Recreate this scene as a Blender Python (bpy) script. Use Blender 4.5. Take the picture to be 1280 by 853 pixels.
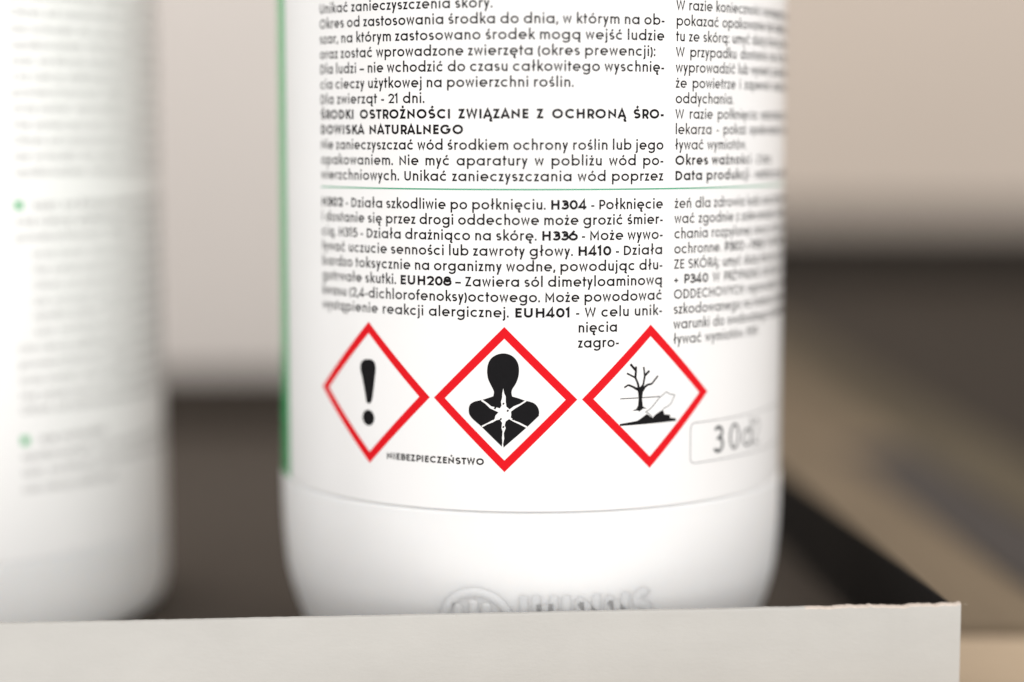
import bpy, bmesh, math, random
from mathutils import Vector, Matrix, noise
from mathutils.geometry import tessellate_polygon

for o in list(bpy.data.objects):
    bpy.data.objects.remove(o, do_unlink=True)
SC = bpy.context.scene
COL = SC.collection
MM = 0.001
random.seed(7)
rad = math.radians

# ------------------------------------------------------------------ camera
cam_d = bpy.data.cameras.new("camera")
cam = bpy.data.objects.new("camera", cam_d)
COL.objects.link(cam)
cam.location = (-3.46 * MM, -345.48 * MM, 92.7 * MM)
cam.rotation_euler = (rad(90 - 6.2), 0, 0)
cam_d.sensor_width = 36.0
cam_d.lens = 2390.3 / 1280 * 36
cam_d.clip_start = 0.01
cam_d.clip_end = 50
cam_d.dof.use_dof = True
cam_d.dof.focus_distance = 0.3030
cam_d.dof.aperture_fstop = 3.2
cam_d.dof.aperture_blades = 9
SC.camera = cam

# ------------------------------------------------------------------ light
W = bpy.data.worlds.new("World")
SC.world = W
W.use_nodes = True
W.node_tree.nodes["Background"].inputs[0].default_value = (1.0, 0.972, 0.945, 1)
W.node_tree.nodes["Background"].inputs[1].default_value = 1.09


def area(name, loc, target, size, power, color):
    d = bpy.data.lights.new(name, 'AREA')
    d.shape = 'RECTANGLE'
    d.size, d.size_y = size
    d.energy = power
    d.color = color
    o = bpy.data.objects.new(name, d)
    COL.objects.link(o)
    o.location = loc
    o.rotation_euler = (Vector(target) - Vector(loc)).to_track_quat('-Z', 'Y').to_euler()
    return o


area("window_light", (0.62, -0.82, 0.36), (0, 0, 0.06), (0.95, 0.8), 4.2, (1.0, 0.985, 0.97))
area("front_left_fill", (-0.62, -0.92, 0.34), (-0.05, 0, 0.03), (0.9, 0.7), 2.3, (1.0, 0.985, 0.97))  # added fill from front left, brightens the shaded sides of both bottles
area("wall_fill", (-0.5, 0.45, 1.1), (-0.2, 1.0, 0.2), (0.6, 0.6), 7.0, (1.0, 0.95, 0.9))  # added fill lamp aimed at the back wall, out of view
SC.view_settings.view_transform = 'Standard'
SC.view_settings.look = 'None'
SC.view_settings.exposure = 0.0
SC.view_settings.gamma = 1.0
SC.view_settings.use_curve_mapping = False
try:
    SC.cycles.use_denoising = True
    SC.cycles.max_bounces = 8
except Exception:
    pass


# ------------------------------------------------------------------ materials
def mat(name, rgb, rough=0.5, spec=0.5, var=0.0, scale=200.0, bump=0.0, bscale=None, stretch=(1, 1, 1), sss=0.0, coat=0.0):
    m = bpy.data.materials.new(name)
    m.use_nodes = True
    nt = m.node_tree
    b = nt.nodes["Principled BSDF"]
    b.inputs["Base Color"].default_value = (*rgb, 1)
    b.inputs["Roughness"].default_value = rough
    b.inputs["Specular IOR Level"].default_value = spec
    if coat:
        b.inputs["Coat Weight"].default_value = coat
        b.inputs["Coat Roughness"].default_value = 0.15
    if sss:
        b.inputs["Subsurface Weight"].default_value = sss
        b.inputs["Subsurface Radius"].default_value = (1.0, 0.9, 0.8)
        b.inputs["Subsurface Scale"].default_value = 0.004
    tc = nt.nodes.new("ShaderNodeTexCoord")
    mp = nt.nodes.new("ShaderNodeMapping")
    mp.inputs["Scale"].default_value = stretch
    nt.links.new(tc.outputs["Object"], mp.inputs["Vector"])
    if var:
        n = nt.nodes.new("ShaderNodeTexNoise")
        n.inputs["Scale"].default_value = scale
        n.inputs["Detail"].default_value = 6
        n.inputs["Roughness"].default_value = 0.65
        nt.links.new(mp.outputs[0], n.inputs["Vector"])
        r = nt.nodes.new("ShaderNodeValToRGB")
        r.color_ramp.elements[0].position = 0.25
        r.color_ramp.elements[1].position = 0.75
        r.color_ramp.elements[0].color = (*[c * (1 - var) for c in rgb], 1)
        r.color_ramp.elements[1].color = (*[min(1, c * (1 + var)) for c in rgb], 1)
        nt.links.new(n.outputs["Fac"], r.inputs["Fac"])
        nt.links.new(r.outputs["Color"], b.inputs["Base Color"])
    if bump:
        n2 = nt.nodes.new("ShaderNodeTexNoise")
        n2.inputs["Scale"].default_value = bscale or scale
        n2.inputs["Detail"].default_value = 5
        nt.links.new(mp.outputs[0], n2.inputs["Vector"])
        bp = nt.nodes.new("ShaderNodeBump")
        bp.inputs["Strength"].default_value = bump
        bp.inputs["Distance"].default_value = 0.0002
        nt.links.new(n2.outputs["Fac"], bp.inputs["Height"])
        nt.links.new(bp.outputs["Normal"], b.inputs["Normal"])
    return m


M_plastic = mat("white_plastic", (0.78, 0.78, 0.78), 0.36, 0.5, 0.02, 60, 0.08, 420, sss=0.6)
M_label = mat("label_film", (0.77, 0.767, 0.767), 0.26, 0.42, 0.01, 90, 0.03, 260)
M_bright = mat("lit_white_film", (0.90, 0.895, 0.89), 0.3, 0.4, 0.01, 90, 0.03, 260)  # left bottle's film, whitened to stand in for stronger light on it
M_bright_plastic = mat("lit_white_plastic", (0.88, 0.88, 0.875), 0.38, 0.5, 0.015, 60, 0.05, 500, sss=0.6)  # same whitening for the left bottle's body, light put into the colour
M_ink = mat("black_ink", (0.009, 0.0085, 0.0095), 0.6, 0.05, 0.1, 900)
M_red = mat("red_ink", (0.64, 0.006, 0.012), 0.5, 0.08, 0.05, 500)
M_green = mat("green_ink", (0.008, 0.40, 0.115), 0.22, 0.5, 0.05, 400)
M_rule = mat("green_rule_ink", (0.05, 0.31, 0.17), 0.4, 0.4, 0.05, 400)
M_grey = mat("grey_ink", (0.13, 0.135, 0.14), 0.5, 0.2, 0.05, 500)
M_pale_ink = mat("lightened_grey_ink", (0.38, 0.375, 0.37), 0.45, 0.35, 0.1, 900)  # left label's ink, lightened to stand in for blur and overexposure
M_stamp = mat("stamped_ink", (0.045, 0.05, 0.055), 0.5, 0.3, 0.3, 1500)
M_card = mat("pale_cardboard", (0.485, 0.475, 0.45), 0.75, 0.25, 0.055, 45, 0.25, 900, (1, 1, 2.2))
M_card_side = mat("shade_darkened_card", (0.015, 0.013, 0.012), 0.8, 0.12, 0.12, 40, 0.2, 700)  # inner card again, with the shade on the side walls put into its colour
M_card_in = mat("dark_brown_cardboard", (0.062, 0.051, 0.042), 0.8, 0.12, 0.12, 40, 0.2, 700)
M_card_edge = mat("raw_card_edge", (0.60, 0.525, 0.465), 0.9, 0.1, 0.15, 900, 0.6, 2500)
M_wall = mat("painted_wall", (0.66, 0.575, 0.50), 0.8, 0.2, 0.03, 2, 0.1, 60)
M_carton = mat("cream_carton", (0.76, 0.71, 0.67), 0.65, 0.3, 0.02, 12, 0.1, 300)
M_gap = mat("shadow_gap_strip", (0.008, 0.007, 0.006), 0.7, 0.15, 0.1, 20)  # near-black strip painting the shadow gap at the foot of the wall
G = (18, 1.2, 18)
M_tan = mat("tan_wood", (0.165, 0.127, 0.085), 0.75, 0.15, 0.18, 14, 0.2, 60, G)
M_pale_wood = mat("pale_tan_wood", (0.44, 0.345, 0.245), 0.7, 0.2, 0.15, 14, 0.2, 60, (1.2, 18, 18))
M_greyw = mat("grey_wood", (0.052, 0.046, 0.044), 0.75, 0.15, 0.18, 14, 0.2, 60, G)
M_olive = mat("olive_brown_wood", (0.085, 0.069, 0.045), 0.75, 0.15, 0.18, 14, 0.2, 60, G)
M_darkw = mat("dark_brown_wood", (0.027, 0.021, 0.016), 0.75, 0.15, 0.18, 14, 0.2, 60, G)


# ------------------------------------------------------------------ helpers
def link(name, me, mats, parent=None, smooth=False):
    for m in (mats if isinstance(mats, (list, tuple)) else [mats]):
        me.materials.append(m)
    if smooth:
        for p in me.polygons:
            p.use_smooth = True
    o = bpy.data.objects.new(name, me)
    COL.objects.link(o)
    if parent:
        o.parent = parent
    return o


def thing(name, label, cat, loc=(0, 0, 0), group=None, rz=0.0):
    o = bpy.data.objects.new(name, None)
    COL.objects.link(o)
    o.empty_display_size = 0.02
    o.location = loc
    o.rotation_euler = (0, 0, rz)
    o["label"] = label
    o["category"] = cat
    if group:
        o["group"] = group
    return o


def lathe(name, prof, mats, parent, n=360):
    """prof: list of (r, z) in mm, bottom to top"""
    vs, fs = [], []
    for r, z in prof:
        for k in range(n):
            a = 2 * math.pi * k / n
            vs.append((r * math.sin(a) * MM, -r * math.cos(a) * MM, z * MM))
    for i in range(len(prof) - 1):
        for k in range(n):
            a, b = i * n + k, i * n + (k + 1) % n
            fs.append((a, b, b + n, a + n))
    fs.append(tuple(reversed(range(n))))
    fs.append(tuple(range((len(prof) - 1) * n, len(prof) * n)))
    me = bpy.data.meshes.new(name)
    me.from_pydata(vs, [], fs)
    o = link(name, me, mats, parent, True)
    return o


def smooth_profile(pts, step=0.6):
    """Catmull-Rom through (r, z) points"""
    out = []
    P = [pts[0]] + list(pts) + [pts[-1]]
    for i in range(1, len(P) - 2):
        p0, p1, p2, p3 = P[i - 1], P[i], P[i + 1], P[i + 2]
        n = max(2, int(math.dist(p1, p2) / step))
        for k in range(n):
            t = k / n
            out.append(tuple(0.5 * ((2 * p1[j]) + (-p0[j] + p2[j]) * t + (2 * p0[j] - 5 * p1[j] + 4 * p2[j] - p3[j]) * t * t
                                    + (-p0[j] + 3 * p1[j] - 3 * p2[j] + p3[j]) * t ** 3) for j in (0, 1)))
    out.append(tuple(pts[-1]))
    return out


def rounded(P, n=5):
    """a closed outline with its soft bends rounded and its sharp corners kept"""
    m = len(P)

    def tan(i):
        a, p, b = Vector(P[i - 1]), Vector(P[i]), Vector(P[(i + 1) % m])
        d1, d2 = p - a, b - p
        if d1.angle(d2) > rad(42):
            return None
        return (d1.normalized() + d2.normalized()).normalized()
    out = []
    for i in range(m):
        p, q = Vector(P[i]), Vector(P[(i + 1) % m])
        d = (q - p).length
        t0, t1 = tan(i), tan((i + 1) % m)
        c1 = p + (t0 if t0 else (q - p).normalized()) * d / 3
        c2 = q - (t1 if t1 else (q - p).normalized()) * d / 3
        for k in range(n):
            s = k / n
            out.append(tuple(p * (1 - s) ** 3 + c1 * 3 * s * (1 - s) ** 2 + c2 * 3 * s * s * (1 - s) + q * s ** 3))
    return out


class Print:
    """flat artwork in millimetres (u along the girth, v upwards), wrapped round a cylinder"""

    def __init__(self, R, off=0.02):
        self.R, self.off = R, off
        self.v, self.f, self.mi = [], [], []
        self.k = 0

    def put(self, u, v, r):
        a = u / 45.0
        self.v.append((r * math.sin(a) * MM, -r * math.cos(a) * MM, v * MM))
        return len(self.v) - 1

    def ribbon(self, pts, h, mi=0, closed=False, lift=0.0):
        P = [pts[0]]
        ring = list(pts) + ([pts[0]] if closed else [])
        for a, b in zip(ring, ring[1:]):
            if math.dist(a, b) < 1e-6:
                continue
            n = max(1, int(abs(b[0] - a[0]) / 0.7))
            for k in range(1, n + 1):
                P.append((a[0] + (b[0] - a[0]) * k / n, a[1] + (b[1] - a[1]) * k / n))
        if closed:
            P = P[:-1]
        self.k += 1
        r = self.R + self.off + lift + (self.k % 4) * 0.0015
        n = len(P)
        idx = []
        for i, p in enumerate(P):
            a = P[i - 1] if (i or closed) else p
            b = P[(i + 1) % n] if (i < n - 1 or closed) else p
            d1 = Vector((p[0] - a[0], p[1] - a[1]))
            d2 = Vector((b[0] - p[0], b[1] - p[1]))
            d1 = d1.normalized() if d1.length > 1e-9 else d2.normalized()
            d2 = d2.normalized() if d2.length > 1e-9 else d1
            t = d1 + d2
            t = t.normalized() if t.length > 1e-6 else d1
            nx, ny = -t.y, t.x
            c = max(0.5, abs(-d1.y * nx + d1.x * ny))
            w = h / c
            idx.append((self.put(p[0] + nx * w, p[1] + ny * w, r), self.put(p[0] - nx * w, p[1] - ny * w, r)))
        m = n if closed else n - 1
        for i in range(m):
            a, b = idx[i], idx[(i + 1) % n]
            self.f.append((a[1], b[1], b[0], a[0]))
            self.mi.append(mi)

    def fill(self, pts, mi=0, lift=0.0):
        """filled outline, cut into narrow upright strips so that it follows the curve"""
        bm = bmesh.new()
        vs = [bm.verts.new((x, y, 0)) for x, y in pts]
        for t in tessellate_polygon([[Vector((x, y, 0)) for x, y in pts]]):
            try:
                bm.faces.new([vs[i] for i in t])
            except ValueError:
                pass
        x0, x1 = min(p[0] for p in pts), max(p[0] for p in pts)
        x = x0 + 0.5
        while x < x1:
            g = bm.verts[:] + bm.edges[:] + bm.faces[:]
            bmesh.ops.bisect_plane(bm, geom=g, dist=1e-5, plane_co=(x, 0, 0), plane_no=(1, 0, 0))
            x += 0.5
        bmesh.ops.recalc_face_normals(bm, faces=bm.faces)
        bm.verts.index_update()
        r = self.R + self.off + lift
        m = {v: self.put(v.co.x, v.co.y, r) for v in bm.verts}
        for f in bm.faces:
            L = [m[v] for v in f.verts]
            if f.normal.z < 0:
                L.reverse()
            self.f.append(tuple(L))
            self.mi.append(mi)
        bm.free()

    def build(self, name, mats, parent):
        me = bpy.data.meshes.new(name)
        me.from_pydata(self.v, [], self.f)
        o = link(name, me, mats, parent)
        me.polygons.foreach_set("material_index", self.mi)
        return o


# ------------------------------------------------------------------ a geometric sans drawn as strokes (cap height = 1)
X, ASC, DESC = 0.775, 1.18, -0.35


def arc(cx, cy, rx, ry, a0, a1):
    n = max(4, int(abs(a1 - a0) / 15))
    return [(cx + rx * math.cos(rad(a0 + (a1 - a0) * k / n)), cy + ry * math.sin(rad(a0 + (a1 - a0) * k / n))) for k in range(n + 1)]


ACUTE = {'ć': 'c', 'ń': 'n', 'ó': 'o', 'ś': 's', 'ź': 'z', 'Ś': 'S', 'Ń': 'N', 'Ó': 'O', 'Ć': 'C', 'Ź': 'Z'}
DOTTED = {'ż': 'z', 'Ż': 'Z'}
TAIL = {'ą': 'a', 'ę': 'e', 'Ą': 'A', 'Ę': 'E'}


def glyph(c, h):
    """-> strokes, advance"""
    up = lambda y: (X if c.islower() else 1.0) + y
    if c in ACUTE:
        s, a = glyph(ACUTE[c], h)
        cx = a / 2
        return s + [[(cx - 0.03, up(0.09)), (cx + 0.12, up(0.29))]], a
    if c in DOTTED:
        s, a = glyph(DOTTED[c], h)
        return s + [[(a / 2, up(0.10)), (a / 2, up(0.10) + 2.2 * h)]], a
    if c in TAIL:
        s, a = glyph(TAIL[c], h)
        x = {'a': a - 0.09 - h, 'e': a * 0.62, 'A': a - 0.1, 'E': a - 0.14}[TAIL[c]]
        return s + [[(x, 0.02), (x - 0.08, -0.10), (x - 0.07, -0.20), (x + 0.03, -0.235), (x + 0.09, -0.22)]], a
    sb, rb = 0.095, 0.055
    r = X / 2 - h
    yc = X / 2
    t, xt = 1 - h, X - h
    L = sb + h
    if c == 'o':
        x = rb + h + r
        return [arc(x, yc, r, r, 0, 360)], 2 * x
    if c in 'adqg':
        x = rb + h + r
        R_ = x + r
        bowl = arc(x, yc, r, r, 0, 360)
        if c == 'a':
            return [bowl, [(R_, 0), (R_, X)]], R_ + L
        if c == 'd':
            return [bowl, [(R_, 0), (R_, ASC)]], R_ + L
        return [bowl, [(R_, X), (R_, -0.02)] + arc(x, -0.02, r, -(DESC + h) - 0.02, 0, -150)], R_ + L
    if c in 'bp':
        x = L + r
        bowl = arc(x, yc, r, r, 0, 360)
        return [bowl, [(L, 0 if c == 'b' else DESC), (L, ASC if c == 'b' else X)]], x + r + h + rb
    if c == 'c':
        x = rb + h + r
        return [arc(x, yc, r, r, 48, 312)], x + r * 0.75 + h + 0.04
    if c == 'e':
        x = rb + h + r
        return [[(x - r, yc - 0.01), (x + r, yc - 0.01)] + arc(x, yc, r, r, 0, 312)], 2 * x
    if c == 'f':
        x = 0.05 + 0.16
        q = 0.20
        return [[(x, 0), (x, ASC - h - q)] + arc(x + q, ASC - h - q, q, q, 180, 85), [(0.04, xt), (x + 0.22, xt)]], 0.46
    if c in 'hn':
        w = 0.40
        q = w / 2
        return [[(L, 0), (L, ASC if c == 'h' else X)], arc(L + q, X - h - q, q, q, 180, 0) + [(L + w, 0)]], L + w + L - 0.01
    if c == 'm':
        w = 0.37
        q = w / 2
        return [[(L, 0), (L, X)], arc(L + q, X - h - q, q, q, 180, 0) + [(L + w, 0)],
                arc(L + w + q, X - h - q, q, q, 180, 0) + [(L + 2 * w, 0)]], 2 * L + 2 * w - 0.01
    if c == 'r':
        q = 0.2
        return [[(L, 0), (L, X)], arc(L + q + 0.02, X - h - q, q + 0.02, q, 180, 70)], L + 0.34
    if c == 'u':
        w = 0.40
        q = w / 2
        return [[(L, X)] + arc(L + q, h + q, q, q, 180, 360) + [(L + w, X)], [(L + w, 0.0), (L + w, h + q)]], 2 * L + w - 0.01
    if c == 'i':
        return [[(L, 0), (L, X)], [(L, X + 0.14), (L, X + 0.14 + 2.3 * h)]], 2 * L
    if c == 'j':
        return [[(L, X), (L, DESC + 0.14)] + arc(L - 0.15, DESC + h + 0.12, 0.15, 0.12, 0, -90),
                [(L, X + 0.14), (L, X + 0.14 + 2.3 * h)]], 2 * L
    if c == 'l':
        return [[(L, 0), (L, ASC)]], 2 * L
    if c == 'ł':
        x = L + 0.06
        return [[(x, 0), (x, ASC)], [(x - 0.15, 0.42), (x + 0.17, 0.68)]], 2 * x
    if c == 'k':
        return [[(L, 0), (L, ASC)], [(L + 0.40, X), (L + 0.02, 0.30), (L + 0.02, 0.36)], [(L + 0.14, 0.43), (L + 0.43, 0)]], L + 0.49
    if c == 's':
        qx, q = 0.165, (X / 2 - h) / 2
        x = 0.06 + h + qx
        return [arc(x, X - h - q, qx, q, 35, 250) + arc(x, h + q, qx * 1.08, q, 75, -145)], 2 * x
    if c == 't':
        x = 0.05 + 0.15
        return [[(x, 0), (x, 1.02)], [(0.04, xt), (x + 0.21, xt)]], 0.44
    if c in 'vy':
        w = 0.56
        s = [[(0.03 + h, X), (0.03 + w / 2, 0.05 if c == 'v' else 0.06)], [(0.03 + w - h, X), (0.03 + w / 2 - (0 if c == 'v' else 0.0), 0.03)]]
        if c == 'y':
            s = [[(0.03 + h, X), (0.03 + w / 2, 0.04)], [(0.03 + w - h, X), (0.03 + w / 2 - 0.135, DESC)]]
        return s, w + 0.06
    if c == 'w':
        w = 0.86
        return [[(0.03 + h, X), (0.03 + w * 0.28, h), (0.03 + w * 0.5, X - h * 0.6), (0.03 + w * 0.72, h), (0.03 + w - h, X)]], w + 0.06
    if c == 'x':
        return [[(0.06, 0), (0.50, X)], [(0.06, X), (0.50, 0)]], 0.56
    if c == 'z':
        return [[(0.06, xt), (0.48 - h, xt), (0.06 + h, h), (0.50, h)]], 0.56
    # capitals
    if c == 'A':
        w = 0.80
        return [[(0.02 + h * .6, 0), (0.02 + w / 2, 1 - h * .3), (0.02 + w - h * .6, 0)], [(0.17, 0.28), (0.67, 0.28)]], w + 0.04
    if c == 'B':
        x, q1, q2 = L, (1 - 2 * h) * 0.24, (1 - 2 * h) * 0.26
        m_ = h + 2 * q2
        return [[(x, 0), (x, 1)], [(x, t), (x + 0.2, t)] + arc(x + 0.2, t - q1, 0.2, q1, 90, -90) + [(x, m_)],
                [(x, m_), (x + 0.23, m_)] + arc(x + 0.23, h + q2, 0.22, q2, 90, -90) + [(x, h)]], x + 0.55
    if c in 'COGQ':
        q = 0.5 - h
        x = 0.065 + h + q
        if c == 'O':
            return [arc(x, 0.5, q, q, 0, 360)], 2 * x
        if c == 'C':
            return [arc(x, 0.5, q, q, 45, 315)], 2 * x - 0.14
        return [arc(x, 0.5, q, q, 42, 360) + [(x + 0.08, 0.5)]], 2 * x
    if c == 'D':
        q = 0.5 - h
        return [[(L, 0), (L, 1)], [(L, t), (L + 0.16, t)] + arc(L + 0.16, 0.5, q, q, 90, -90) + [(L, h)]], L + 0.16 + q + h + 0.065
    if c in 'EF':
        s = [[(L, 0), (L, 1)], [(L, t), (L + 0.42, t)], [(L, 0.52), (L + 0.38, 0.52)]]
        if c == 'E':
            s.append([(L, h), (L + 0.42, h)])
        return s, L + 0.48
    if c == 'H':
        return [[(L, 0), (L, 1)], [(L + 0.52, 0), (L + 0.52, 1)], [(L, 0.52), (L + 0.52, 0.52)]], 2 * L + 0.52
    if c == 'I':
        return [[(L, 0), (L, 1)]], 2 * L
    if c == 'J':
        return [[(0.36, 1), (0.36, h + 0.18)] + arc(0.18, h + 0.18, 0.18, 0.18, 0, -150)], 0.36 + L
    if c == 'K':
        return [[(L, 0), (L, 1)], [(L + 0.47, 1), (L + 0.02, 0.42)], [(L + 0.17, 0.60), (L + 0.52, 0)]], L + 0.57
    if c in 'LŁ':
        s = [[(L, 0), (L, 1)], [(L, h), (L + 0.40, h)]]
        if c == 'Ł':
            s.append([(L - 0.12, 0.38), (L + 0.25, 0.66)])
        return s, L + 0.44
    if c == 'M':
        return [[(L, 0), (L, 1 - h), (L + 0.34, 0.28), (L + 0.68, 1 - h), (L + 0.68, 0)]], 2 * L + 0.68
    if c == 'N':
        return [[(L, 0), (L, 1 - 2 * h), (L + 0.54, 2 * h), (L + 0.54, 1)]], 2 * L + 0.54
    if c in 'PR':
        q = 0.25
        s = [[(L, 0), (L, 1)], [(L, t), (L + 0.22, t)] + arc(L + 0.22, t - q, 0.22, q, 90, -90) + [(L, t - 2 * q)]]
        if c == 'R':
            s.append([(L + 0.22, t - 2 * q), (L + 0.46, 0)])
        return s, L + 0.53
    if c == 'S':
        q = (1 - 2 * h) / 4
        x = 0.07 + h + 0.22
        return [arc(x, t - q, 0.22, q, 30, 255) + arc(x, h + q, 0.245, q, 75, -145)], 2 * x
    if c == 'T':
        return [[(0.33, 0), (0.33, 1)], [(0.03, t), (0.63, t)]], 0.66
    if c == 'U':
        q = 0.26
        return [[(L, 1), (L, h + q)] + arc(L + q, h + q, q, q, 180, 360) + [(L + 2 * q, 1)]], 2 * L + 2 * q
    if c == 'V':
        return [[(0.05, 1), (0.39, h), (0.73, 1)]], 0.78
    if c == 'W':
        return [[(0.03 + h, 1), (0.32, h), (0.56, 1 - h * .6), (0.80, h), (1.09 - h, 1)]], 1.12
    if c == 'Y':
        return [[(0.04, 1), (0.36, 0.46), (0.36, 0)], [(0.68, 1), (0.36, 0.46)]], 0.72
    if c == 'Z':
        return [[(0.07, t), (0.60 - h, t), (0.07 + h, h), (0.63, h)]], 0.70
    # figures
    if c == '0':
        return [arc(0.36, 0.5, 0.29 - h * .5, 0.5 - h, 0, 360)], 0.72
    if c == '1':
        return [[(0.04, 0.80), (0.22, 0.97), (0.22, 0)]], 0.40
    if c == '2':
        return [arc(0.31, 1 - h - 0.23, 0.23, 0.23, 170, -25) + [(0.07 + h, h), (0.59, h)]], 0.64
    if c == '3':
        return [arc(0.29, t - 0.20, 0.20, 0.20, 150, -90) + arc(0.29, h + 0.245, 0.24, 0.25, 88, -150)], 0.61
    if c == '4':
        return [[(0.62, 0.24), (0.07, 0.24), (0.44, 1.0), (0.44, 0)]], 0.67
    if c == '5':
        return [[(0.50, t), (0.17, t), (0.13, 0.53)] + arc(0.28, h + 0.26, 0.26, 0.27, 110, -145)], 0.62
    if c == '6':
        return [arc(0.33, h + 0.26, 0.27, 0.27, 0, 360), [(0.09, h + 0.38), (0.42, 1.0)]], 0.66
    if c == '7':
        return [[(0.05, t), (0.53, t), (0.2, 0)]], 0.58
    if c == '8':
        return [arc(0.32, t - 0.205, 0.20, 0.205, 0, 360), arc(0.32, h + 0.245, 0.255, 0.25, 0, 360)], 0.64
    if c == '9':
        return [arc(0.33, t - 0.26, 0.27, 0.27, 0, 360), [(0.57, t - 0.38), (0.24, 0)]], 0.66
    # points
    if c == '.':
        return [[(0.13, 0), (0.13, 2.4 * h)]], 0.28
    if c == ',':
        return [[(0.15, 2.4 * h), (0.15, h), (0.09, -0.14)]], 0.28
    if c == ':':
        return [[(0.13, 0), (0.13, 2.4 * h)], [(0.13, X - 2.4 * h), (0.13, X)]], 0.28
    if c == '-':
        return [[(0.07, 0.36), (0.37, 0.36)]], 0.43
    if c == '–':
        return [[(0.05, 0.36), (0.60, 0.36)]], 0.65
    if c == '+':
        return [[(0.08, 0.36), (0.56, 0.36)], [(0.32, 0.12), (0.32, 0.60)]], 0.64
    if c == '(':
        return [arc(0.48, 0.40, 0.36, 0.72, 132, 228)], 0.34
    if c == ')':
        return [arc(-0.16, 0.40, 0.36, 0.72, 48, -48)], 0.34
    if c == '/':
        return [[(0.05, -0.1), (0.45, 1.1)]], 0.5
    return [], 0.3


CAP = 1.52
HW = {0: 0.086, 1: 0.116}       # half stroke of the regular and the bold cut
KX = {0: 1.07, 1: 1.20}


def word_width(w, b):
    return sum(glyph(ch, HW[b])[1] * fig(ch) for ch in w) * CAP * KX[b]


def fig(ch):
    return 1.12 if ch.isdigit() else 1.0


def set_line(pr, text, u0, v, width=None, size=1.0, space=0.34, mi=0, bold=0, light=1.0):
    """text: *words* between asterisks are bold; width: justify to this width"""
    words = []
    b = bold
    for w in text.split(' '):
        if w.startswith('*'):
            b, w = 1, w[1:]
        e = w.endswith('*')
        words.append((w[:-1] if e else w, b))
        if e:
            b = bold
    ws = [word_width(w, b_) * size for w, b_ in words]
    k = 1.0
    sp = space * CAP * size
    if width and len(words) > 1:
        n = len(words) - 1
        k = max(0.9, min(0.99 if all(b_ for _, b_ in words) else 1.08, (width - 0.36 * CAP * size * n) / sum(ws)))
        sp = (width - k * sum(ws)) / n
    u = u0
    for (w, b_), wd in zip(words, ws):
        h = HW[b_] * light
        for ch in w:
            st, adv = glyph(ch, h)
            sx = CAP * KX[b_] * k * size * fig(ch)
            for s in st:
                pr.ribbon([(u + x * sx, v + y * CAP * size) for x, y in s], h * CAP * size, mi)
            u += adv * sx
        u += sp
    return u - sp


# ------------------------------------------------------------------ the setting: boards and wall
def box_into(bm, x0, x1, y0, y1, z0, z1, mi=0, bev=0.0):
    vs = [bm.verts.new((x * MM, y * MM, z * MM)) for x in (x0, x1) for y in (y0, y1) for z in (z0, z1)]
    F = [(0, 1, 3, 2), (4, 6, 7, 5), (0, 4, 5, 1), (2, 3, 7, 6), (0, 2, 6, 4), (1, 5, 7, 3)]
    fs = []
    for f in F:
        fc = bm.faces.new([vs[i] for i in f])
        fc.material_index = mi
        fs.append(fc)
    if bev:
        es = list({e for f in fs for e in f.edges})
        r = bmesh.ops.bevel(bm, geom=es, offset=bev * MM, segments=2, affect='EDGES', profile=0.5)
        for f in r["faces"]:
            f.material_index = mi


def from_bm(name, bm, mats, parent=None, smooth=False):
    bmesh.ops.recalc_face_normals(bm, faces=bm.faces)
    me = bpy.data.meshes.new(name)
    bm.to_mesh(me)
    bm.free()
    return link(name, me, mats, parent, smooth)


TZ = -1.6
bm = bmesh.new()
# boards run away from the camera; s is the distance across them
edges = [(-700, -300, 3), (-299, -60, 3), (-59, 79, 3), (80, 106, 0), (107, 129, 1), (130, 158, 2), (159, 320, 3), (321, 700, 3), (701, 1100, 3)]
for a, b, m in edges:
    if m == 1:
        box_into(bm, a, b, 8.5, 218, TZ - 18, TZ, 1, 0.8)
        box_into(bm, a, b, 219, 1060, TZ - 18, TZ, 0, 0.8)
    else:
        box_into(bm, a, b, 8.5, 1060, TZ - 18, TZ, m, 0.8)
table = from_bm("table_top", bm, [M_tan, M_greyw, M_olive, M_darkw])
table.rotation_euler = (0, 0, rad(3.1))
table["kind"] = "structure"
bm = bmesh.new()
box_into(bm, -700, 1100, -60, 7.5, TZ - 18, TZ, 0, 1.0)
rail = from_bm("table_edge", bm, M_pale_wood)
rail["kind"] = "structure"
bm = bmesh.new()
box_into(bm, -1500, 2000, 1010, 1030, -20, 1500, 0)
box_into(bm, -1500, 2000, 1004, 1009.9, -20, 34, 1)
wall = from_bm("wall", bm, [M_wall, M_gap])
wall["kind"] = "structure"

# ------------------------------------------------------------------ cardboard tray
HW_ = 17.0          # height of its sides
X0, X1, DP = -172.0, 69.3, 312.0
tray = thing("cardboard_tray", "shallow pale grey cardboard tray with a dark brown inside holding both bottles", "tray",
             (0, -48.8 * MM, 0), None, rad(4.7))
bm = bmesh.new()
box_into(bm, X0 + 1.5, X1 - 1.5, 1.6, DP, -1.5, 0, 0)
base = from_bm("base_panel", bm, M_card_in, tray)


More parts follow.
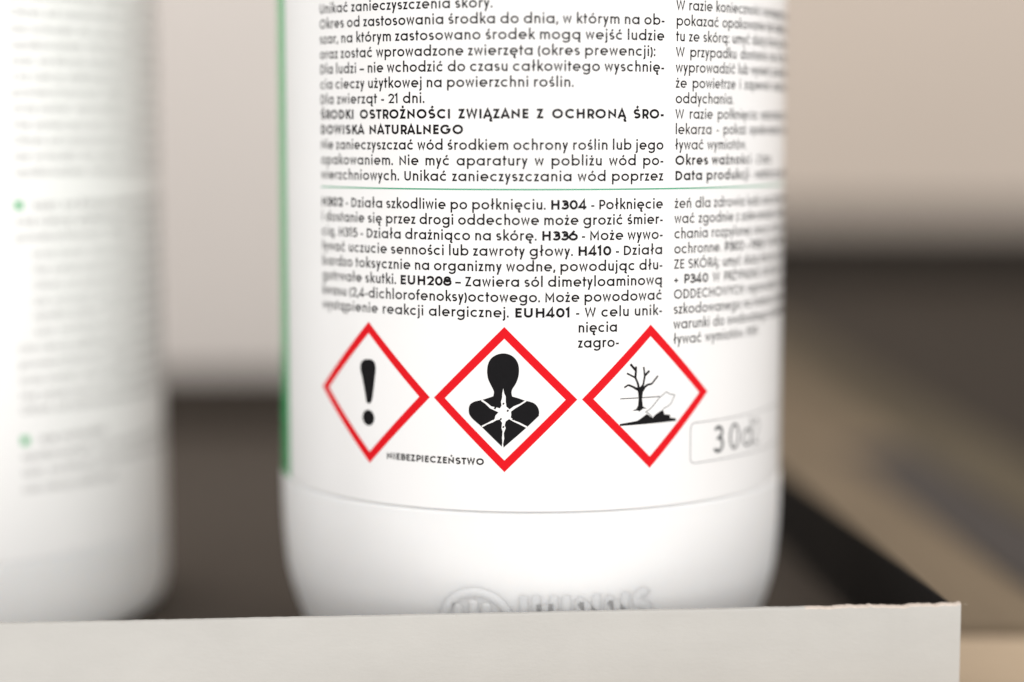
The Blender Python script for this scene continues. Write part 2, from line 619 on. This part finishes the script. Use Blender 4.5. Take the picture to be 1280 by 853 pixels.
def panel(name, length, thick, height, origin, along_y=False, frayed=False):
    """an upright sheet of card with a slightly uneven cut top edge; outside at -y (or +x)"""
    n = int(length / 0.35)
    rows = [(0, -1.5), (0, height * 0.5), (0, height - 0.25), (0.25, height), (thick - 0.25, height), (thick, height - 0.3), (thick, 0)]
    bm = bmesh.new()
    grid = []
    for i in range(n + 1):
        s = length * i / n
        jag = 0.05 * noise.noise((s * 0.9, 3.1, 7.7)) + 0.05 * noise.noise((s * 0.12, 9.1, 1.7))
        push = 0.0
        if frayed:
            fr = max(0.0, min(1.0, (s - 205) / 16))
            jag += fr * (0.26 * noise.noise((s * 0.55, 1.3, 2.2)) + 0.22 * max(0, noise.noise((s * 1.9, 5.5, 0.2))))
            jag += 0.30 * math.exp(-((s - 223.3) / 0.8) ** 2) + 0.22 * math.exp(-((s - 241.2) / 0.9) ** 2)
            push = fr * 0.15 * noise.noise((s * 0.5, 8.8, 4.1))
        row = []
        for k, (d, z) in enumerate(rows):
            zz = z + (jag if z > height - 1 else 0)
            dd = d + (push if k in (2, 3) else 0)
            p = (s, dd, zz) if not along_y else (-dd, s, zz)
            row.append(bm.verts.new(tuple((a + b) * MM for a, b in zip(p, origin))))
        grid.append(row)
    m = len(rows)
    for i in range(n):
        for k in range(m - 1):
            f = bm.faces.new((grid[i][k], grid[i + 1][k], grid[i + 1][k + 1], grid[i][k + 1]))
            f.material_index = 0 if k < 2 else (2 if k in (2, 3) and (along_y or i > 615) else (1 if along_y and k > 3 else 0))  # front panel's unseen inner face is pale, to bounce light onto the bottle base
    if frayed:      # loose paper fibres along the cut edge
        for s in [40, 62, 96, 97, 108, 110, 131, 160, 190, 219, 222.5, 223, 224.5, 229, 233, 237, 240.5, 241.5, 242]:
            a, ln, last = random.uniform(-0.9, 0.9), random.uniform(0.35, 0.95), None
            for k in range(7):
                t = k / 6
                p = (s + math.sin(a) * ln * t + 0.1 * math.sin(5 * t + s), 0.4 - 0.5 * t * t,
                     height - 0.08 + ln * 0.6 * math.cos(a) * t - 0.25 * t * t)
                w = 0.05 * (1 - 0.6 * t)
                ring = [bm.verts.new(tuple((p[j] + q[j] + origin[j]) * MM for j in range(3)))
                        for q in ((-w, 0, 0), (0, -w, w * .5), (w, 0, 0), (0, w, w * .5))]
                if last:
                    for j in range(4):
                        bm.faces.new((last[j], last[(j + 1) % 4], ring[(j + 1) % 4], ring[j])).material_index = 2
                last = ring
    for g in (grid[0], grid[-1]):
        f = bm.faces.new(g)
        f.material_index = 2
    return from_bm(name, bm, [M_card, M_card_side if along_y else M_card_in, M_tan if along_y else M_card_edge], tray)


panel("front_panel", X1 - X0, 1.5, HW_, (X0, 0, 0), frayed=True)
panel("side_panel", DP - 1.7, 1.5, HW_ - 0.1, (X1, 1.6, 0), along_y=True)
bm = bmesh.new()
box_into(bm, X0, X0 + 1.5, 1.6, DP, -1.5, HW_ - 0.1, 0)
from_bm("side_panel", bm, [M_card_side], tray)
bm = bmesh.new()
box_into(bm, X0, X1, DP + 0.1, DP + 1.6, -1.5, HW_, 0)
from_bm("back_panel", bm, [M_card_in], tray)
# ------------------------------------------------------------------ cream carton behind the tray
carton = thing("cardboard_carton", "large cream cardboard carton standing behind the tray, seen between the two bottles", "carton",
               (-118 * MM, 300 * MM, TZ * MM), None, rad(3))
bm = bmesh.new()
box_into(bm, -95, 78, 0, 150, 0, 300, 0, 1.2)
from_bm("carton_body", bm, M_carton, carton)
bm = bmesh.new()
box_into(bm, -94, 77, 1, 74.4, 300.2, 301.4, 0, 0.3)
from_bm("carton_flap", bm, M_carton, carton)
bm = bmesh.new()
box_into(bm, -94, 77, 75.6, 149, 300.2, 301.4, 0, 0.3)
from_bm("carton_flap", bm, M_carton, carton)

# ------------------------------------------------------------------ bottle in focus
Z0 = 92.7
LR = 45.0
bottle = thing("plastic_bottle", "white plastic bottle in sharp focus with three red hazard diamonds on its printed label", "bottle",
               (0, 0, 0), "white bottles in the tray")
prof = smooth_profile([(33.0, 0.0), (37.0, 0.4), (39.2, 2.0), (41.9, 7.2), (44.0, 14.0), (44.8, 20.5), (45.12, 27.0), (45.16, 31.0), (45.16, 31.9)])
prof += [(45.13, 32.12), (45.03, 32.26), (44.74, 32.36), (44.66, 32.5), (44.66, 34), (44.66, 173), (44.66, 175)]
prof += smooth_profile([(45.1, 176), (45.1, 182), (43, 192), (36, 204), (25, 213), (19, 218), (18, 224), (18, 244)], 2.0)
body = lathe("body", [(0.5, 0.0)] + prof, M_plastic, bottle)

NL = 720


def sleeve(z0, parent, film):
    """the printed film round a bottle, with a fine turned-in lower edge"""
    vs, fs = [], []
    rows = [(44.86, z0), (44.97, z0 + 0.02), (45.0, z0 + 0.06), (45.0, z0 + 0.10), (45.0, z0 + 0.3)]
    rows += [(45.0, z0 + 2 + k * (172.6 - z0) / 40) for k in range(41)]
    for r, z in rows:
        for k in range(NL):
            a = 2 * math.pi * k / NL
            vs.append((r * math.sin(a) * MM, -r * math.cos(a) * MM, z * MM))
    for i in range(len(rows) - 1):
        for k in range(NL):
            a, b = i * NL + k, i * NL + (k + 1) % NL
            fs.append((a, b, b + NL, a + NL))
    me = bpy.data.meshes.new("label")
    me.from_pydata(vs, [], fs)
    return link("label", me, film, parent, True)


label = sleeve(32.62, bottle, M_label)

U0, U1, WD = -40.1, 23.55, 61.6
# green panel that begins on the far left of the label
pr = Print(LR)
us = [-54.9 - 0.5 * k for k in range(19)]
rows = [(u, 32.66, 174.9) for u in us]
ids = [(pr.put(u, a, LR + 0.02), pr.put(u, b, LR + 0.02)) for u, a, b in rows]
for p, q in zip(ids, ids[1:]):
    pr.f.append((q[0], p[0], p[1], q[1]))
    pr.mi.append(0)
gp = pr.build("green_panel", M_green, label)
for p in gp.data.polygons:
    p.use_smooth = True

pr = Print(LR)
pr.ribbon([(U0, -8.78 + Z0), (85, -8.78 + Z0)], 0.115)
pr.build("rule_line", M_rule, label)


def vtop(i):
    return Z0 + 19.42 - 2.447 * i


def vlow(i):
    return Z0 - 11.93 - 2.43 * i


pr = Print(LR)
J = WD
top = [("Unikać zanieczyszczenia skóry.", 33.7), ("Okres od zastosowania środka do dnia, w którym na ob-", J),
       ("szar, na którym zastosowano środek mogą wejść ludzie", J), ("oraz zostać wprowadzone zwierzęta (okres prewencji):", 60.0),
       ("Dla ludzi – nie wchodzić do czasu całkowitego wyschnię-", J), ("cia cieczy użytkowej na powierzchni roślin.", 46.4),
       ("Dla zwierząt - 21 dni.", 22.5), ("*ŚRODKI OSTROŻNOŚCI ZWIĄZANE Z OCHRONĄ ŚRO-*", J), ("*DOWISKA NATURALNEGO*", 29.0),
       ("Nie zanieczyszczać wód środkiem ochrony roślin lub jego", J), ("opakowaniem. Nie myć aparatury w pobliżu wód po-", J),
       ("wierzchniowych. Unikać zanieczyszczania wód poprzez", J)]
for i, (t, w) in enumerate(top):
    if i == 7:
        t = t.replace(' ', '* *')
    if i == 8:
        t = t.replace(' ', '* *')
    set_line(pr, t, U0, vtop(i), w)
low = ["*H302* - Działa szkodliwie po połknięciu. *H304* - Połknięcie", "i dostanie się przez drogi oddechowe może grozić śmier-",
       "cią. H315 - Działa drażniąco na skórę. *H336* - Może wywo-", "ływać uczucie senności lub zawroty głowy. *H410* - Działa",
       "bardzo toksycznie na organizmy wodne, powodując dłu-", "gotrwałe skutki. *EUH208* – Zawiera sól dimetyloaminową",
       "kwasu (2,4-dichlorofenoksy)octowego. Może powodować", "wystąpienie reakcji alergicznej. *EUH401* - W celu unik-"]
for i, t in enumerate(low):
    set_line(pr, t, U0, vlow(i), J)
set_line(pr, "nięcia", 6.95, vlow(8))
set_line(pr, "zagro-", 6.95, vlow(9))
set_line(pr, "NIEBEZPIECZEŃSTWO", -25.2, Z0 - 52.65, size=0.723, bold=1)
pr.build("printed_text", M_ink, label)

pr = Print(LR)
top2 = ["W razie konieczności zasięgnięcia porady lekarza, należy", "pokazać opakowanie lub etykietę. W przypadku kontak-", "tu ze skórą: umyć dużą ilością wody z mydłem.",
        "W przypadku dostania się do dróg oddechowych:", "wyprowadzić lub wynieść poszkodowanego na świe-", "że powietrze i zapewnić warunki do swobodnego", "oddychania.",
        "W razie połknięcia: natychmiast wezwać", "lekarza - pokaż opakowanie lub etykietę. Nie wywo-", "ływać wymiotów.", "*Okres* *ważności* - 2 lata", "*Data* *produkcji* - nadruk na opakowaniu"]
for i, t in enumerate(top2):
    set_line(pr, t, U1, vtop(i), space=0.62 if i in (3, 5, 7, 8) else 0.42, light=0.86)
low2 = ["żeń dla zdrowia ludzi oraz środowiska należy postępo-", "wać zgodnie z zaleceniami. Unikać wdy-", "chania rozpylonej cieczy. Nosić rękawice",
        "ochronne. *P302* + *P352* W PRZYPADKU", "ZE SKÓRĄ: umyć dużą ilością wody z mydłem. P304", "+ *P340* W PRZYPADKU DOSTANIA SIĘ DO DRÓG",
        "ODDECHOWYCH: wyprowadzić lub wynieść po-", "szkodowanego na świeże powietrze i zapewnić", "warunki do swobodnego oddychania. Nie wywo-", "ływać wymiotów. P391"]
for i, t in enumerate(low2):
    set_line(pr, t, U1, vlow(i), space=0.6 if i == 5 else 0.42, light=0.86)
pr.build("printed_text", M_ink, label)

# outlines of the pictograms, in millimetres about the centre of each diamond
TORSO = [(-0.19,7.41),(0.85,7.22),(1.69,6.64),(2.21,5.7),(2.33,4.55),(2.17,3.5),(1.79,2.55),(1.27,1.71),(1.14,1.29),(1.23,0.55),(2.31,0.25),(3.31,-0.1),(4.08,-0.27),(4.81,-0.58),(5.34,-1.22),(5.52,-1.85),(5.48,-2.54),(3.57,-4.38),(-0.2,-7.73),(-3.69,-4.39),(-5.62,-2.55),(-5.76,-1.71),(-5.55,-0.9),(-4.86,-0.41),(-4.0,-0.18),(-3.53,-0.06),(-2.51,0.28),(-1.77,0.55),(-1.67,1.25),(-1.77,1.56),(-2.19,2.39),(-2.61,3.33),(-2.76,4.48),(-2.61,5.64),(-2.19,6.48),(-1.34,7.13)]
STAR = [(-0.17,1.84),(-0.03,1.06),(0.22,0.54),(0.22,-0.3),(0.33,-1.1),(0.85,-1.51),(1.48,-1.02),(2.52,-0.59),(3.36,-0.02),(3.52,-0.21),(2.63,-0.8),(1.69,-1.38),(1.06,-1.87),(1.1,-2.39),(1.02,-2.82),(1.69,-3.34),(2.42,-3.6),(3.65,-4.23),(3.53,-4.48),(2.32,-3.86),(1.48,-3.49),(0.75,-3.07),(0.22,-3.46),(0.05,-4.09),(0.22,-4.51),(-0.09,-5.36),(-0.03,-6.21),(-0.2,-7.05),(-0.11,-7.84),(-0.45,-7.84),(-0.32,-6.85),(-0.37,-6.11),(-0.28,-5.05),(-0.45,-4.52),(-0.36,-3.68),(-0.72,-3.16),(-1.25,-3.27),(-1.88,-3.65),(-2.73,-3.98),(-3.54,-4.47),(-3.69,-4.26),(-2.73,-3.77),(-2.09,-3.4),(-1.56,-3.11),(-1.42,-2.54),(-0.93,-2.0),(-1.63,-1.7),(-2.3,-1.4),(-3.04,-0.68),(-3.79,-0.21),(-3.53,-0.04),(-2.72,-0.57),(-2.09,-1.08),(-1.35,-1.21),(-0.72,-1.37),(-0.45,-0.94),(-0.53,-0.31),(-0.36,0.32),(-0.32,1.06)]
FLECKS = [(-0.15,-0.62),(0.54,-1.73),(-0.57,-3.09),(-0.16,-4.35),(-1.5,-1.34),(1.42,-3.06),(-1.78,-3.12)]
TRUNK = [(-2.5,1.58),(-2.0,1.74),(-1.66,1.54),(-1.2,1.85),(-0.86,1.42),(-1.32,0.76),(-1.45,-0.3),(-1.3,-1.52),(-0.62,-1.94),(-1.3,-1.9),(-1.88,-2.32),(-2.22,-2.15),(-3.16,-2.15),(-2.47,-1.88),(-2.17,-1.4),(-2.07,-0.26),(-2.19,0.88)]
HOR = [(-5.25,-0.11),(1.78,-0.1)]
GROUND = [(-5.31,-4.17),(-2.29,-3.82),(-1.54,-3.41),(-0.58,-2.78),(-0.1,-3.11),(0.56,-3.49),(1.02,-2.88),(1.72,-2.62),(2.42,-2.28),(2.7,-3.07),(3.82,-3.22),(3.79,-3.68),(4.94,-3.89),(4.94,-4.3),(-5.3,-4.5)]
FISH = [(0.42,-3.3),(-0.36,-2.64),(-0.79,-2.46),(0.06,-1.98),(0.74,-1.33),(1.69,-0.33),(3.02,0.58),(3.75,0.15),(4.67,-0.03),(4.31,-0.65),(3.95,-1.32),(3.41,-1.74),(2.42,-2.13)]
EXC = [(-0.19,5.47),(0.65,5.43),(1.26,4.99),(1.42,4.13),(1.24,2.67),(0.89,0.38),(0.45,-1.44),(-0.06,-1.9),(-0.61,-1.62),(-0.98,0.23),(-1.52,2.46),(-1.9,3.89),(-1.71,4.78),(-1.09,5.31)]
BRANCH = [[(-2.16,1.18),(-2.99,1.68),(-3.89,2.07),(-4.59,1.67)],
          [(-2.0,1.33),(-2.25,2.32),(-2.67,3.18),(-4.15,3.95)],
          [(-2.67,3.18),(-2.57,4.3),(-2.56,4.98)],
          [(-2.57,4.3),(-3.54,5.4)],
          [(-1.75,1.39),(-1.25,1.97),(-1.01,3.32),(-1.19,4.85)],
          [(-1.01,3.4),(-0.17,4.19)],
          [(-1.58,1.23),(-0.49,1.93),(0.28,2.04),(1.4,3.27)]]
VD = Z0 - 42.06
HD = 11.62


def diamond(uc, lab, art):
    pr = Print(LR)
    m = HD - 0.93
    pr.ribbon([(uc, VD + m), (uc + m, VD), (uc, VD - m), (uc - m, VD)], 0.66, 0, True)
    art(pr, lambda P: [(uc + x, VD + y) for x, y in P])
    o = pr.build("hazard_pictogram", [M_red, M_ink, M_label, M_grey], label)
    o["label"] = lab


def art_exclamation(pr, T):
    pr.fill(T(rounded(EXC)), 1)
    pr.fill(T([(-0.22 + 1.27 * math.cos(rad(a)), -4.16 + 1.3 * math.sin(rad(a))) for a in range(0, 360, 10)]), 1)


def art_torso(pr, T):
    pr.fill(T(rounded(TORSO)), 1)
    pr.fill(T(STAR), 2, 0.02)
    for x, y in FLECKS:
        s = random.uniform(0.17, 0.24)
        pr.fill(T([(x - s, y - s * 0.4), (x + s * 0.2, y - s), (x + s, y + s * 0.3), (x, y + s)]), 1, 0.03)


def art_tree(pr, T):
    pr.fill(T(TRUNK), 1)
    for b in BRANCH:
        for i, (p, q) in enumerate(zip(b, b[1:])):
            w = 0.19 - 0.025 * i
            pr.ribbon(T([p, q]), w, 1, lift=0.004)
    pr.ribbon(T(HOR), 0.07, 1)
    pr.fill(T(GROUND), 1)
    pr.fill(T(FISH + [(1.0, -3.0)]), 2, 0.016)
    pr.ribbon(T(FISH), 0.065, 3, lift=0.024)


diamond(-28.65, "red diamond with a black exclamation mark", art_exclamation)
diamond(-4.68, "red diamond with a black human bust and white star burst", art_torso)
diamond(19.32, "red diamond with a dead tree and a fish", art_tree)

# stamped code in a thin rounded box
pr = Print(LR)
cu0, cu1, cv0, cv1, q = 27.3, 60.0, Z0 - 53.67, Z0 - 47.0, 0.9
pr.ribbon(arc(cu0 + q, cv1 - q, q, q, 180, 90) + arc(cu1 - q, cv1 - q, q, q, 90, 0) + arc(cu1 - q, cv0 + q, q, q, 0, -90)
          + arc(cu0 + q, cv0 + q, q, q, 270, 180), 0.065, 1, True)
u = 32.4
for ch, adv in (("3", 4.0), ("0", 3.8), ("d", 3.7), ("2", 3.6)):
    st, _ = glyph(ch, 0.055)
    k = 4.5 if ch != "d" else 4.1
    for s in st:
        pr.ribbon([(u + x * k, Z0 - 52.5 + y * k) for x, y in s], {'3': 0.29, '0': 0.23, 'd': 0.21, '2': 0.14}[ch], 0)
    u += adv
pr.build("stamped_code", [M_stamp, M_grey], label)


# raised moulding marks low on the body
def body_r(z):
    for (r0, z0), (r1, z1) in zip(prof, prof[1:]):
        if z0 <= z <= z1 and z1 > z0:
            return r0 + (r1 - r0) * (z - z0) / (z1 - z0)
    return 45.0


def relief(name, strokes, h, height, parent):
    vs, fs = [], []
    sec = [(-1.0, -0.35), (-0.8, 0.08), (-0.55, 0.5), (-0.3, 0.85), (0, 1.0), (0.3, 0.85), (0.55, 0.5), (0.8, 0.08), (1.0, -0.35)]
    for pts in strokes:
        P = [pts[0]]
        for a, b in zip(pts, pts[1:]):
            n = max(1, int(math.dist(a, b) / 0.4))
            P += [(a[0] + (b[0] - a[0]) * k / n, a[1] + (b[1] - a[1]) * k / n) for k in range(1, n + 1)]
        base_i = len(vs)
        for i, p in enumerate(P):
            a, b = P[max(0, i - 1)], P[min(len(P) - 1, i + 1)]
            d = Vector((b[0] - a[0], b[1] - a[1])).normalized()
            for s, t in sec:
                u, z = p[0] - d.y * s * h, p[1] + d.x * s * h
                e = 1.0 if 0 < i < len(P) - 1 else 0.0
                r = body_r(z) + t * height * e - (0.05 if e == 0 else 0)
                an = u / 43.5
                vs.append((r * math.sin(an) * MM, -r * math.cos(an) * MM, z * MM))
        m = len(sec)
        for i in range(len(P) - 1):
            for k in range(m - 1):
                a = base_i + i * m + k
                fs.append((a, a + m, a + m + 1, a + 1))
    me = bpy.data.meshes.new(name)
    me.from_pydata(vs, [], fs)
    return link(name, me, M_plastic, parent, True)


cx, cz, cr = -9.25, 13.6, 5.6
st = [arc(cx, cz, cr, cr, 0, 360), [(cx - 2.9, cz - 4), (cx - 2.9, cz + 3.6)], [(cx - 0.4, cz - 4), (cx - 0.4, cz + 4.4)], [(cx + 1.7, cz - 4), (cx + 1.7, cz + 4.0)]]
relief("embossed_mark", st, 0.95, 0.14, body)
st = []
u = -2.6
for ch in "IHINNS":
    g_, adv = glyph(ch, 0.1)
    st += [[(u + x * 5.2, 13.9 + y * 5.2) for x, y in s] for s in g_]
    u += adv * 5.2
relief("embossed_mark", st, 0.85, 0.05, body)

# ------------------------------------------------------------------ bottle out of focus on the left
left = thing("plastic_bottle", "blurred white plastic bottle at the left edge with faint grey label text and green bullets", "bottle",
             (-117 * MM, 24 * MM, 0), "white bottles in the tray")
prof2 = smooth_profile([(40.0, 0.0), (42.6, 0.5), (44.2, 2.4), (44.85, 6.4), (44.95, 13.0), (44.98, 15.5), (44.98, 16.9)])
prof2 += [(44.90, 17.02), (44.66, 17.08), (44.66, 20), (44.66, 173), (44.66, 175)]
prof2 += smooth_profile([(45.1, 176), (45.1, 182), (43, 192), (36, 204), (25, 213), (19, 218), (18, 224), (18, 244)], 2.0)
body2 = lathe("body", [(0.5, 0.0)] + prof2, M_bright_plastic, left)
label2 = sleeve(17.2, left, M_bright)
UL = 28.9
LT = [(20.1, 0), (17.25, 0), (14.54, 0), (11.83, 0), (9.11, 0), (6.38, 1), (3.65, 0), (0.78, 0), (-1.95, 0), (-4.7, 0), (-7.44, 0), (-13.25, 3), (-16.02, 4), (-18.79, 0),
      (-21.77, 2), (-24.56, 2), (-27.35, 2), (-30.15, 2), (-32.67, 2), (-35.47, 2), (-38.33, 0), (-41.14, 0), (-43.95, 0), (-46.77, 0), (-49.3, 0), (-54.72, 5), (-57.56, 0),
      (-60.4, 0), (-63.39, 1), (22.9, 0), (25.7, 0)]
TX = ["Okres od zastosowania środka do dnia, w którym na obszar, na", "szar, na którym zastosowano środek mogą wejść ludzie oraz",
      "oraz zostać wprowadzone zwierzęta okres prewencji dla ludzi", "nie wchodzić do czasu całkowitego wyschnięcia cieczy", "cia cieczy użytkowej na powierzchni roślin. Dla zwierząt",
      "Nie zanieczyszczać wód środkiem ochrony roślin lub jego", "opakowaniem. Nie myć aparatury w pobliżu wód po", "powierzchniowych. Unikać zanieczyszczania wód poprzez"]
pr = Print(LR)
for i, (v, kind) in enumerate(LT):
    t = TX[(i * 3) % len(TX)]
    v += Z0
    if kind == 1:
        set_line(pr, ' '.join(t.split()[:3]), UL, v, size=1.0, light=0.85)
    elif kind == 2:
        set_line(pr, t, UL + 3.0, v, None, size=0.98, light=0.75)
    elif kind in (3, 5):
        gr = Print(LR)
        gr.fill([(UL, v), (UL + 1.5, v), (UL + 1.5, v + 1.5), (UL, v + 1.5)])
        gr.build("green_bullet", M_green, label2)
        set_line(pr, ' '.join(t.split()[:8 if kind == 3 else 2]), UL + 3.4, v, None, size=1.0, bold=1, light=0.85)
    elif kind == 4:
        set_line(pr, t, UL, v, None, size=1.0, bold=1, light=0.85)
    else:
        set_line(pr, t, UL, v, None, size=1.0, light=0.85)
pr.build("printed_text", M_pale_ink, label2)
